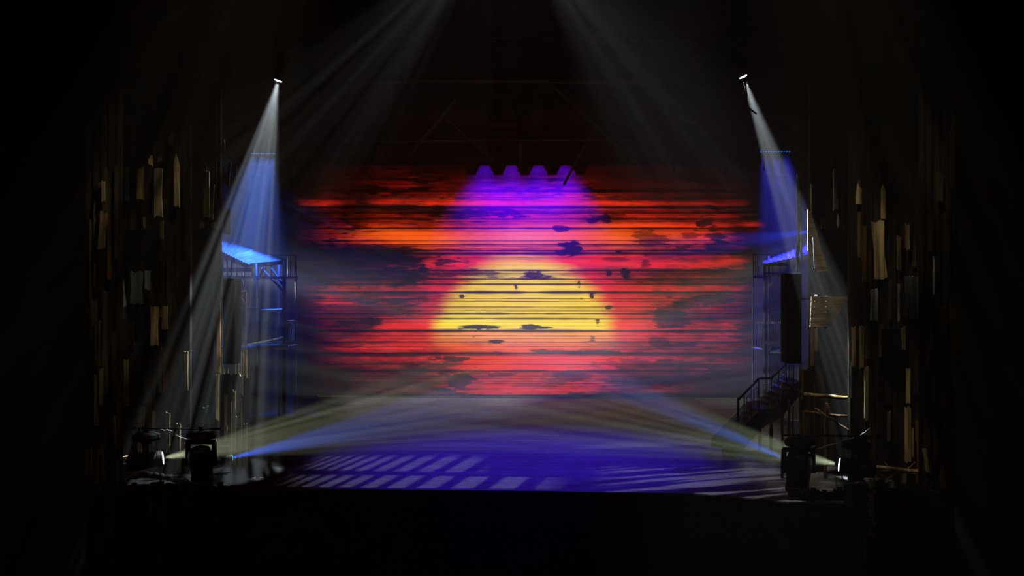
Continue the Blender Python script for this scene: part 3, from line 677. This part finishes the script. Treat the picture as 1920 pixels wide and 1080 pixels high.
# right tower
t = thing('lookout_tower', 'right wooden lookout tower, darker roofed, left of the column speaker', 'tower', (at(1445,600,TF).x, TF, 0))
post(t, 1412, 475, TB, .02, 'rail_wood'); post(t, 1433.5, 494, TF, .036, 'tower_wood'); post(t, 1441.5, 480, TF+.5, .022, 'tower_wood'); post(t, 1478, 480, TF, .04, 'tower_wood'); post(t, 1500, 455, TF, .04, 'tower_wood')
bar(t, 'rail', 1413,477,TB, 1458,477,TB, .016, 'rail_wood'); beam(t, 'gallery_beam', 1412,519,TB, 1476,521,TB, .06, .055, 'rail_wood'); beam(t, 'gallery_beam', 1432,512,TF, 1478,514,TF, .05, .03, 'tower_wood')
for x in (1416,1419.5,1423,1427,1449,1462): bar(t, 'baluster', x,478,TB, x,519,TB, .010, 'rail_wood' if x < 1421 else 'tower_wood')
bar(t, 'brace', 1442,536,TF, 1477,505,TF, .022, 'tower_wood'); beam(t, 'eave_beam', 1430,497,TF, 1478,495,TF, .06, .07, 'tower_wood')
bar(t, 'rail', 1433,586,TF-.5, 1480,592,TF-.9, .022, 'black_metal'); bar(t, 'rail', 1444,581,TF-.2, 1480,582,TF-.2, .012, 'black_metal')
beam(t, 'gallery_beam', 1410,605,TB, 1478,605,TB, .05, .045, 'rail_wood')
for x in (1413,1418.5,1423.5,1428): bar(t, 'baluster', x,606,TB, x,651+(x-1413)*.2,TB, .009, 'rail_wood')
for x in (1445,1449,1453,1457,1461,1465,1469): bar(t, 'baluster', x,590,TF-.6, x,640,TF-.6, .010, 'tower_wood')
bar(t, 'rail', 1410,651,TB, 1434,656,TF, .02, 'grey_rail'); beam(t, 'gallery_beam', 1432,642,TF-.5, 1478,640,TF-.6, .08, .08, 'tower_wood')
bar(t, 'brace', 1440,664,TF-.4, 1450,642,TF-.4, .02, 'tower_wood'); bar(t, 'brace', 1462,660,TF-.4, 1470,642,TF-.4, .02, 'tower_wood')
MB().prism([at(1442,658,TF-.2), at(1472,657,TF-.2), at(1468,651,TF+.5), at(1446,651,TF+.5)], (0,0,-.05)).build('lower_deck', M['grey_rail'], t)
roof(t, [(1430,497),(1560,468)], [(1430,488),(1560,424)], TF-.1, TF+1.0, rows=30)
# small wooden frame chair beside the left speaker
t = thing('wooden_stand', 'small rough wooden stand behind the left column speaker', 'stand', at(452,582,4.9))
for (x0,y0,x1,y1) in [(442,546,462,545),(461,545,461,575),(443,546,444,582),(450,555,462,575),(442,556,456,553),(446,560,447,575)]: bar(t, 'bar', x0,y0,4.9, x1,y1,4.9, .02, 'rust_pole')
bar(t, 'bar', 461,545,4.9, 460,811,4.9, .018, 'rust_pole'); MB().box(at(451,596,4.9), (.13,.1,.3)).build('box', M['black_paint'], t)
# rustic fence low on the left
t = thing('rustic_fence', 'rustic fence of thin sticks under the left column speaker', 'fence', at(440,735,2.6))
for x0,y0,x1,y1,r in [(419,690,420,735,.012),(441,662,442,725,.012),(447,660,448,718,.012),(452,660,452,716,.012),(456,660,457,714,.012),(462,655,463,800,.016),(428,690,427,730,.012),(418,732,460,711,.018),(440,664,464,659,.012),(422,722,430,735,.012),(436,735,462,742,.012),(434,760,436,800,.012),(424,728,424,853,.014),(455,712,455,853,.014)]:
    bar(t, 'stick', x0,y0,2.6, x1,y1,2.6, r, 'rail_wood' if random.random() < .5 else 'rust_pole')

# ------------------------------------------------------------------ stair on the right
SY, SB = 2.2, 3.2
t = thing('stair', 'dark open stair with a patterned railing rising to the right', 'stair', ground(1375,856))
def lerp2(a, b, f): return (a[0]+(b[0]-a[0])*f, a[1]+(b[1]-a[1])*f)
for Y, nm in ((SY,'stringer'),(SB,'stringer')):
    MB().prism([at(px,py,SY) for px, py in [(1354,842),(1424,768),(1449,766),(1500,712),(1500,742),(1462,785),(1432,800),(1378,861),(1354,857)]], (0,.05,0)).build(nm, M['stair'], t)
    if Y == SB:
        o = [c for c in t.children if c.name.startswith('stringer')][-1]; o.location.y += SB-SY
for i in range(7):
    f = (i+.6)/7; p = lerp2((1362,848),(1428,776),f); a = at(p[0],p[1],SY)
    MB().box((a.x+.1, (SY+SB)/2, a.z), (.27, SB-SY, .035)).build('tread', M['stair'], t)
a = at(1437,770,SY); MB().box((a.x, (SY+SB)/2, a.z), (.28, SB-SY, .04)).build('landing', M['stair'], t)
for i in range(5):
    f = (i+.6)/5; p = lerp2((1452,766),(1498,718),f); a = at(p[0],p[1],SY)
    MB().box((a.x+.05, (SY+SB)/2, a.z), (.24, SB-SY, .035)).build('tread', M['stair'], t)
bar(t, 'newel_post', 1384,746,SY, 1384,822,SY, .02, 'stair')
hr = [(1384,750),(1423,709.5),(1447,708.5),(1482,673),(1500,655)]
for p1, p2 in zip(hr[:-1], hr[1:]): bar(t, 'handrail', p1[0],p1[1],SY, p2[0],p2[1],SY, .018, 'stair')
def ry_(x): return np.interp(x, [1384,1423,1447,1482,1500],[750,709.5,708.5,673,655])
def sy_(x): return np.interp(x, [1384,1424,1449,1500],[812,768,766,712])
for i, x in enumerate((1395.5,1409.5,1423,1446.5,1460.5,1474.5,1488)): bar(t, 'baluster', x,float(ry_(x)),SY, x,float(sy_(x)),SY, .008, 'stair', 6)
for (x0,x1) in ((1396,1409),(1410,1422),(1424,1446),(1447,1460),(1461,1474),(1475,1487)):
    w = x1-x0; xa = x0+w*.35; xb = x0+w*.8
    mb = MB(); a_ = at(xa,float(ry_(xa))+12,SY); b_ = at(xb,float(ry_(xb))+12,SY); c_ = at(xb,float(sy_(xb))-10,SY); d_ = at(xa,float(sy_(xa))-20,SY)
    e_ = at(x0,float(sy_(x0))-10,SY)
    mb.tube(a_,b_,.005,n=6).tube(b_,c_,.005,n=6).tube(c_,e_,.005,n=6).tube(a_,d_,.005,n=6); mb.build('meander_bars', M['stair'], t)
for x in (1424.5,1446): post(t, x, 776, SB-.1, .03, 'stair')

# golden poles on the right
def pole_thing(label, segs, Y, mat, name='pole_rack', cat='poles'):
    c = at(segs[0][0], max(s[1] for s in segs), Y); t = thing(name, label, cat, c)
    for x0,y0,x1,y1,r in segs: MB().tube(at(x0,y0,Y), at(x1,y1,Y), r, r*.85, 8, wob=.008, seg=8).build('pole', M[mat], t)
    return t
pole_thing('bright golden bamboo pole lying across the top of the right pole stand', [(1508,739,1636,751,.030)], .95, 'gold_pole', 'bamboo_pole', 'pole')
pole_thing('reddish rack of rough poles under the golden bamboo pole on the right', [(1508,772,1592,781,.024),(1549,756,1547,925,.03),(1467,716,1466,905,.022),(1472,716,1512,746,.022),(1480,750,1478,840,.016),(1499,682,1500,860,.014),(1487,760,1487,870,.012),(1506,770,1506,850,.02)], 1.0, 'rust_pole')
pole_thing('thin pale diagonal stick leaning in the right pole stand', [(1528,765,1604,816,.012)], .85, 'gold_pole', 'stick', 'stick')
pole_thing('bundle of golden twigs lying level at the far right', [(1636,876,1744,886,.032),(1650,881,1740,889,.02),(1658,868,1690,890,.008),(1700,880,1718,866,.007),(1652,905,1690,884,.012),(1690,892,1705,875,.008)], .3, 'gold_pole', 'twig_bundle', 'twigs')
pole_thing('thin silvery stick above the right outer spotlight', [(1530,843,1610,818,.010),(1612,818,1632,802,.008)], .7, 'grey_rail', 'stick', 'stick')
pole_thing('small pile of golden twigs left of the left outer spotlight', [(180,866,240,856,.02),(205,860,236,870,.016),(215,855,240,862,.014),(186,870,215,864,.012)], .35, 'gold_pole', 'twig_bundle', 'twigs')
pole_thing('thin grey stick above the left inner spotlight', [(300,805,352,824,.008),(310,806,330,812,.012)], .6, 'grey_rail', 'stick', 'stick')
# crate tops, pale blocks at stage right
for (x0,y0,x1,y1,Y,lab) in [(1625,899,1642,908,-.72,'small pale block on top of the low slatted flat'),(1662,902,1677,915,-.72,'small pale blue block right of the low slatted flat'),(1482,788,1500,874,1.6,'small grey panel behind the right pole stand')]:
    a = at(x0,y0,Y); b = at(x1,y1,Y)
    mb = MB().prism([at(x0,y0+3,Y), at(x0+4,y0,Y), at(x1,y0+1,Y), at(x1-2,y1,Y), at(x0+1,y1,Y)], (0,.12,0))
    tag(mb.build('small_block', woods[6]), lab, 'block')
mb = MB().prism([at(1583,908,-.6), at(1602,905,-.6), at(1603,958,-.6), at(1585,960,-.6)], (0,.04,0))
tag(mb.build('blue_grey_board', woods[7]), 'blue grey upright board left of the low slatted flat', 'board')

# rocky ledge at the stage foot; the mottled mound stands for a lit patch
def ledge(label, pts, Y, dep, hpx, seed):
    random.seed(seed); mb = MB(); n = 44; m = 5; vs = []; fs = []
    for i in range(n+1):
        x = pts[0][0]+(pts[-1][0]-pts[0][0])*i/n; y = np.interp(x, [p[0] for p in pts], [p[1] for p in pts])
        prof = [(hpx,0),(hpx*.5,.02),(random.uniform(0,4),.06),(random.uniform(0,3),dep*.6),(random.uniform(3,8),dep)]
        for dy, dd in prof: vs.append(at(x, float(y)+dy+random.uniform(-1.5,1.5), Y+dd))
    for i in range(n):
        for k_ in range(m-1): fs.append((i*m+k_, i*m+m+k_, i*m+m+k_+1, i*m+k_+1))
    mb.add(vs, fs); o = mb.build('rock_ledge', M['rock']); so = o.modifiers.new('solid','SOLIDIFY'); so.thickness = .03
    return tag(o, label, 'ledge')
ledge('jagged pale ledge under the two left hanging spotlights', [(229,890),(245,886),(270,882),(300,886),(330,892),(360,900),(400,912),(436,926)], -.33, .16, 12, 21)
ledge('low mottled mound at the left front corner of the stage floor', [(432,920),(450,906),(475,897),(500,899),(520,910)], .45, .5, 12, 22)

# ------------------------------------------------------------------ lights
def light(name, pos, target, power, color, half, blend=.4, size=.03, gobo=None, roll_ref=None):
    ld = bpy.data.lights.new(name, 'SPOT'); ld.energy = power; ld.color = color
    ld.spot_size = 2*math.radians(half); ld.spot_blend = blend; ld.shadow_soft_size = size
    o = bpy.data.objects.new(name, ld); col.objects.link(o)
    pos = Vector(pos); d = (Vector(target)-pos).normalized()
    # local -z along d, local x lying across the view so that streaks read from the house
    view = (pos-CAM).normalized(); xax = d.cross(view).normalized(); zax = -d; yax = zax.cross(xax).normalized()
    Mx = Matrix((xax, yax, zax)).transposed().to_4x4(); Mx.translation = pos
    o.matrix_world = Mx
    if gobo:
        ld.use_nodes = True; nt = ld.node_tree; nt.nodes.clear(); L = nt.links.new
        out = N(nt, 'ShaderNodeOutputLight'); em = N(nt, 'ShaderNodeEmission'); L(em.outputs[0], out.inputs[0])
        tc = N(nt, 'ShaderNodeTexCoord'); sp = N(nt, 'ShaderNodeSeparateXYZ'); L(tc.outputs['Normal'], sp.inputs[0])
        dx = N(nt, 'ShaderNodeMath', operation='DIVIDE'); dy = N(nt, 'ShaderNodeMath', operation='DIVIDE')
        L(sp.outputs[0], dx.inputs[0]); L(sp.outputs[2], dx.inputs[1]); L(sp.outputs[1], dy.inputs[0]); L(sp.outputs[2], dy.inputs[1])
        cb = N(nt, 'ShaderNodeCombineXYZ')
        th = math.tan(math.radians(half))
        sx = N(nt, 'ShaderNodeMath', operation='MULTIPLY'); sx.inputs[1].default_value = gobo['nx']/th
        sy = N(nt, 'ShaderNodeMath', operation='MULTIPLY'); sy.inputs[1].default_value = gobo.get('ny', .8)/th
        L(dx.outputs[0], sx.inputs[0]); L(dy.outputs[0], sy.inputs[0]); L(sx.outputs[0], cb.inputs[0]); L(sy.outputs[0], cb.inputs[1]); cb.inputs[2].default_value = gobo.get('seed', 0)
        nz = N(nt, 'ShaderNodeTexNoise', Scale=1.0, Detail=2.0, Roughness=.6); L(cb.outputs[0], nz.inputs['Vector'])
        mr = N(nt, 'ShaderNodeMapRange'); mr.inputs['From Min'].default_value = gobo.get('lo', .38); mr.inputs['From Max'].default_value = gobo.get('hi', .62)
        mr.inputs['To Min'].default_value = gobo.get('min', .12); mr.inputs['To Max'].default_value = gobo.get('max', 1.9)
        L(nz.outputs['Fac'], mr.inputs['Value']); L(mr.outputs[0], em.inputs['Strength'])
        em.inputs['Color'].default_value = (1,1,1,1)
        if 'cut' in gobo:      # barn door that keeps the beam off the floor
            sg, lim = gobo['cut']; cm = N(nt, 'ShaderNodeMapRange', interpolation_type='SMOOTHSTEP')
            cm.inputs['From Min'].default_value = lim if sg < 0 else -lim; cm.inputs['From Max'].default_value = (lim-.1) if sg < 0 else (-lim+.1)
            mu = N(nt, 'ShaderNodeMath', operation='MULTIPLY'); L(dx.outputs[0], cm.inputs['Value']); L(cm.outputs[0], mu.inputs[0]); L(mr.outputs[0], mu.inputs[1]); L(mu.outputs[0], em.inputs['Strength'])
    return o
def headlight(mh, Ln, power, color, half, gobo, target=None, blend=.3, name='spot_beam'):
    t, M4, ln = mh
    p = M4 @ Vector((0,0,ln*.56)); q = M4 @ Vector((0,0,5))
    return light(name, p, target or q, power, color, half, blend, .03, gobo)
# top white beams
headlight(mtl, 0, 5500, (.84,.95,1), 12.2, dict(nx=8, ny=.4, seed=1, lo=.42, hi=.58, min=.05, max=2.2), at(484,330,1.38))
headlight(mtr, 0, 11000, (.86,.95,1), 6.6, dict(nx=6, ny=.4, seed=2, min=.25), at(1460,330,1.42))
# low pale beams
headlight(ml1, 0, 5500, (.93,1,.62), 10.5, dict(nx=7, ny=.4, seed=3), at(640,795,1.35), .15)
headlight(mr1, 0, 4600, (.80,1,.60), 11.5, dict(nx=7, ny=.4, seed=4), at(1250,800,1.0), .15)
# low blue beams
headlight(ml3, 0, 26000, (.03,.12,1), 6.5, dict(nx=6, ny=.4, seed=5, min=.2), at(720,792,1.55))
headlight(mr3, 0, 20000, (.03,.12,1), 5.5, dict(nx=6, ny=.4, seed=6, min=.2), at(1230,755,1.75))
# blue battens over the towers
for i, x in enumerate((478,493,508)): light('batten_beam', at(x,292,6.12), at(x-16-(2-i)*12,470,6.5), 8000, (.035,.16,1), 16, .5, .1, dict(nx=5, ny=.4, seed=7+i))
for i, x in enumerate((1434,1453,1472)): light('batten_beam', at(x,289,6.12), at(x+16+i*8,470,6.5), 9500, (.045,.045,1), 11, .5, .1, dict(nx=4, ny=.4, seed=10+i))
light('side_blue', at(1532,432,5.0), at(1330,462,4.75), 11000, (.02,.05,1), 8, .6, .03, dict(nx=4, ny=.4, seed=14))
# grey side light behind the towers
light('wing_light', at(275,480,8.4), at(600,560,8.5), 8000, (.82,.91,1), 18, 1, .1, dict(nx=4, ny=.8, seed=15, min=.5, max=1.4, cut=(-1,.06)))
light('wing_light', at(1590,440,9.0), at(1385,540,9.1), 3300, (.92,1,1), 18, 1, .1, dict(nx=4, ny=.8, seed=16, min=.5, max=1.4, cut=(1,.06)))
# two wide fans from over the middle
light('fan_light', at(905,-120,2.4), at(600,230,2.5), 600, (.92,1,1), 21, 1, .05, dict(nx=10, ny=.4, seed=17, min=0, max=2))
light('fan_light', at(985,-120,2.4), at(1260,230,2.5), 600, (.92,1,1), 21, 1, .05, dict(nx=10, ny=.4, seed=18, min=0, max=2))
# violet cyc lights over the drop
for i, x in enumerate((909,959,1009,1059)): light('cyc_light', at(x,297,9.75), at(x,402,10.68), 400, (.10,.0,1), 36, 1, .05)
# small violet cyc lights added for the top edge of the drop
for i, x in enumerate((909,959,1009,1059)): light('cyc_light', at(x,298,10.36), at(x,345,10.69), 26, (.09,.0,1), 46, 1, .04)
# added unseen white lamp, its pattern shaped to lay bars on the stage floor
lo_ = light('slot_light', Vector((0,-1,15)), Vector((0,-1,0)), 1900, (.9,.85,1), 27, .3, .04, dict(nx=1))
LZ = 15.0; lo_.matrix_world = Matrix.Translation((0,-1,LZ))
nt = lo_.data.node_tree; nt.nodes.clear(); L = nt.links.new
def MT(op, a, b=None, c=None):
    n = nt.nodes.new('ShaderNodeMath'); n.operation = op
    for i_, v in enumerate((a, b, c)):
        if v is None: continue
        if isinstance(v, (int, float)): n.inputs[i_].default_value = v
        else: L(v, n.inputs[i_])
    return n.outputs[0]
def SS(v, a, b):
    n = nt.nodes.new('ShaderNodeMapRange'); n.interpolation_type = 'SMOOTHSTEP'
    n.inputs['From Min'].default_value = a; n.inputs['From Max'].default_value = b; L(v, n.inputs['Value']); return n.outputs[0]
tc = N(nt, 'ShaderNodeTexCoord'); sp = N(nt, 'ShaderNodeSeparateXYZ'); L(tc.outputs['Normal'], sp.inputs[0])
FX = MT('MULTIPLY_ADD', MT('DIVIDE', sp.outputs[0], sp.outputs[2]), -LZ, 0.0); FY = MT('MULTIPLY_ADD', MT('DIVIDE', sp.outputs[1], sp.outputs[2]), -LZ, -1.0)
Xs = MT('SUBTRACT', FX, MT('MULTIPLY', MT('SUBTRACT', FY, .15), .23))
kk = MT('DIVIDE', MT('LOGARITHM', MT('MAXIMUM', MT('MULTIPLY_ADD', MT('ADD', Xs, 2.85), .5, 1.0), .35), math.e), .13)
bars = SS(MT('ABSOLUTE', MT('SUBTRACT', MT('FRACT', kk), .5)), .30, .27)
row1 = MT('MULTIPLY', SS(FY, .05, .08), SS(FY, .90, .86)); row2 = MT('MULTIPLY', SS(FY, 1.18, 1.22), SS(FY, 2.7, 2.2))
row2 = MT('MULTIPLY', row2, SS(FX, -.4, -.9))
left = MT('MULTIPLY', MT('MULTIPLY', bars, MT('MAXIMUM', row1, row2)), MT('MULTIPLY', SS(FX, -3.6, -3.2), SS(FX, .9, -.1)))
mid = MT('MULTIPLY', MT('MULTIPLY', SS(FY, 2.3, 3.6), SS(FY, 7.0, 6.3)), MT('MULTIPLY', SS(FX, -2.6, -1.0), SS(FX, 3.6, 3.3)))
edge_ = MT('ADD', FY, MT('MULTIPLY', FX, -.25))
cb = N(nt, 'ShaderNodeCombineXYZ'); L(MT('MULTIPLY', MT('ADD', FX, MT('MULTIPLY', FY, -.8)), .55), cb.inputs[0]); L(MT('MULTIPLY', MT('ADD', FY, MT('MULTIPLY', FX, -.42)), 4.2), cb.inputs[1])
nz = N(nt, 'ShaderNodeTexNoise', Scale=1.0, Detail=1.5); L(cb.outputs[0], nz.inputs['Vector'])
right = MT('MULTIPLY', MT('MULTIPLY', SS(nz.outputs['Fac'], .5, .53), SS(FX, .9, 1.9)), MT('MULTIPLY', SS(FY, 1.9, 1.6), SS(FX, 4.2, 3.9)))
em = N(nt, 'ShaderNodeEmission'); out = N(nt, 'ShaderNodeOutputLight'); L(em.outputs[0], out.inputs[0])
L(MT('ADD', MT('MULTIPLY', left, 1.0), MT('ADD', MT('MULTIPLY', mid, .10), MT('MULTIPLY', right, 1.3))), em.inputs['Strength'])
# blue floor wash from both wings, shuttered to a round pool on the stage floor
for sx in (-1, 1):
    fw = light('floor_wash', Vector((7.0*sx, 4.1, 4.3)), Vector((7.0*sx, 4.1, 0)), 340, (.05,.018,1), 76, .0, .1, dict(nx=1))
    fw.matrix_world = Matrix.Translation((7.0*sx, 4.1, 4.3))
    nt = fw.data.node_tree; nt.nodes.clear(); L = nt.links.new
    tc = N(nt, 'ShaderNodeTexCoord'); sp = N(nt, 'ShaderNodeSeparateXYZ'); L(tc.outputs['Normal'], sp.inputs[0])
    tx = MT('DIVIDE', sp.outputs[0], sp.outputs[2]); ty = MT('DIVIDE', sp.outputs[1], sp.outputs[2])
    FX = MT('MULTIPLY_ADD', tx, -4.3, 7.0*sx); FY = MT('MULTIPLY_ADD', ty, -4.3, 4.1)
    qx = MT('DIVIDE', MT('SUBTRACT', FX, .15), 4.1); qy = MT('DIVIDE', MT('SUBTRACT', FY, 2.3), 4.0)
    rr_ = MT('SQRT', MT('ADD', MT('MULTIPLY', qx, qx), MT('MULTIPLY', qy, qy)))
    k3 = MT('POWER', MT('ADD', 1.0, MT('ADD', MT('MULTIPLY', tx, tx), MT('MULTIPLY', ty, ty))), 1.5)
    em = N(nt, 'ShaderNodeEmission'); out = N(nt, 'ShaderNodeOutputLight'); L(em.outputs[0], out.inputs[0])
    L(MT('MULTIPLY', k3, MT('MULTIPLY', SS(rr_, 1.06, .62), MT('ADD', .35, MT('MULTIPLY', .65, SS(rr_, .95, .25))))), em.inputs['Strength'])
# weak warm break-up fill added for the plank flats, no fixture
light('front_light', Vector((-1.6,-3.2,9.5)), at(240,650,.6), 480, (1,.86,.6), 17, .7, .1, dict(nx=9, ny=2.2, seed=20, lo=.42, hi=.66, min=.10, max=3.0))
light('front_light', Vector((2.6,-3.2,9.5)), at(1710,650,.6), 480, (1,.86,.6), 17, .7, .1, dict(nx=9, ny=2.2, seed=21, lo=.42, hi=.66, min=.10, max=3.0))

light('front_light', Vector((0.3,-3.2,9.8)), at(970,215,6.4), 260, (1,.9,.72), 24, 1, .2)  # unseen fill added for the trellis and border cloths

# ------------------------------------------------------------------ haze, world, view
w = bpy.data.worlds.new('world'); sc.world = w; w.use_nodes = True; nt = w.node_tree; nt.nodes.clear()
out = N(nt, 'ShaderNodeOutputWorld'); bg = N(nt, 'ShaderNodeBackground', Color=(0,0,0,1), Strength=0.0)
vs = N(nt, 'ShaderNodeVolumeScatter', Color=(1,1,1,1), Density=SIG, Anisotropy=.15)
nt.links.new(bg.outputs[0], out.inputs['Surface']); nt.links.new(vs.outputs[0], out.inputs['Volume'])
cy = sc.cycles
cy.max_bounces = 2; cy.diffuse_bounces = 0; cy.glossy_bounces = 0; cy.transmission_bounces = 1; cy.volume_bounces = 0; cy.transparent_max_bounces = 4
cy.use_denoising = True; cy.sample_clamp_indirect = 2.0
cy.caustics_reflective = False; cy.caustics_refractive = False
sc.view_settings.view_transform = 'Standard'; sc.view_settings.look = 'None'; sc.view_settings.gamma = 1; sc.view_settings.exposure = 0
sc.view_settings.use_curve_mapping = False
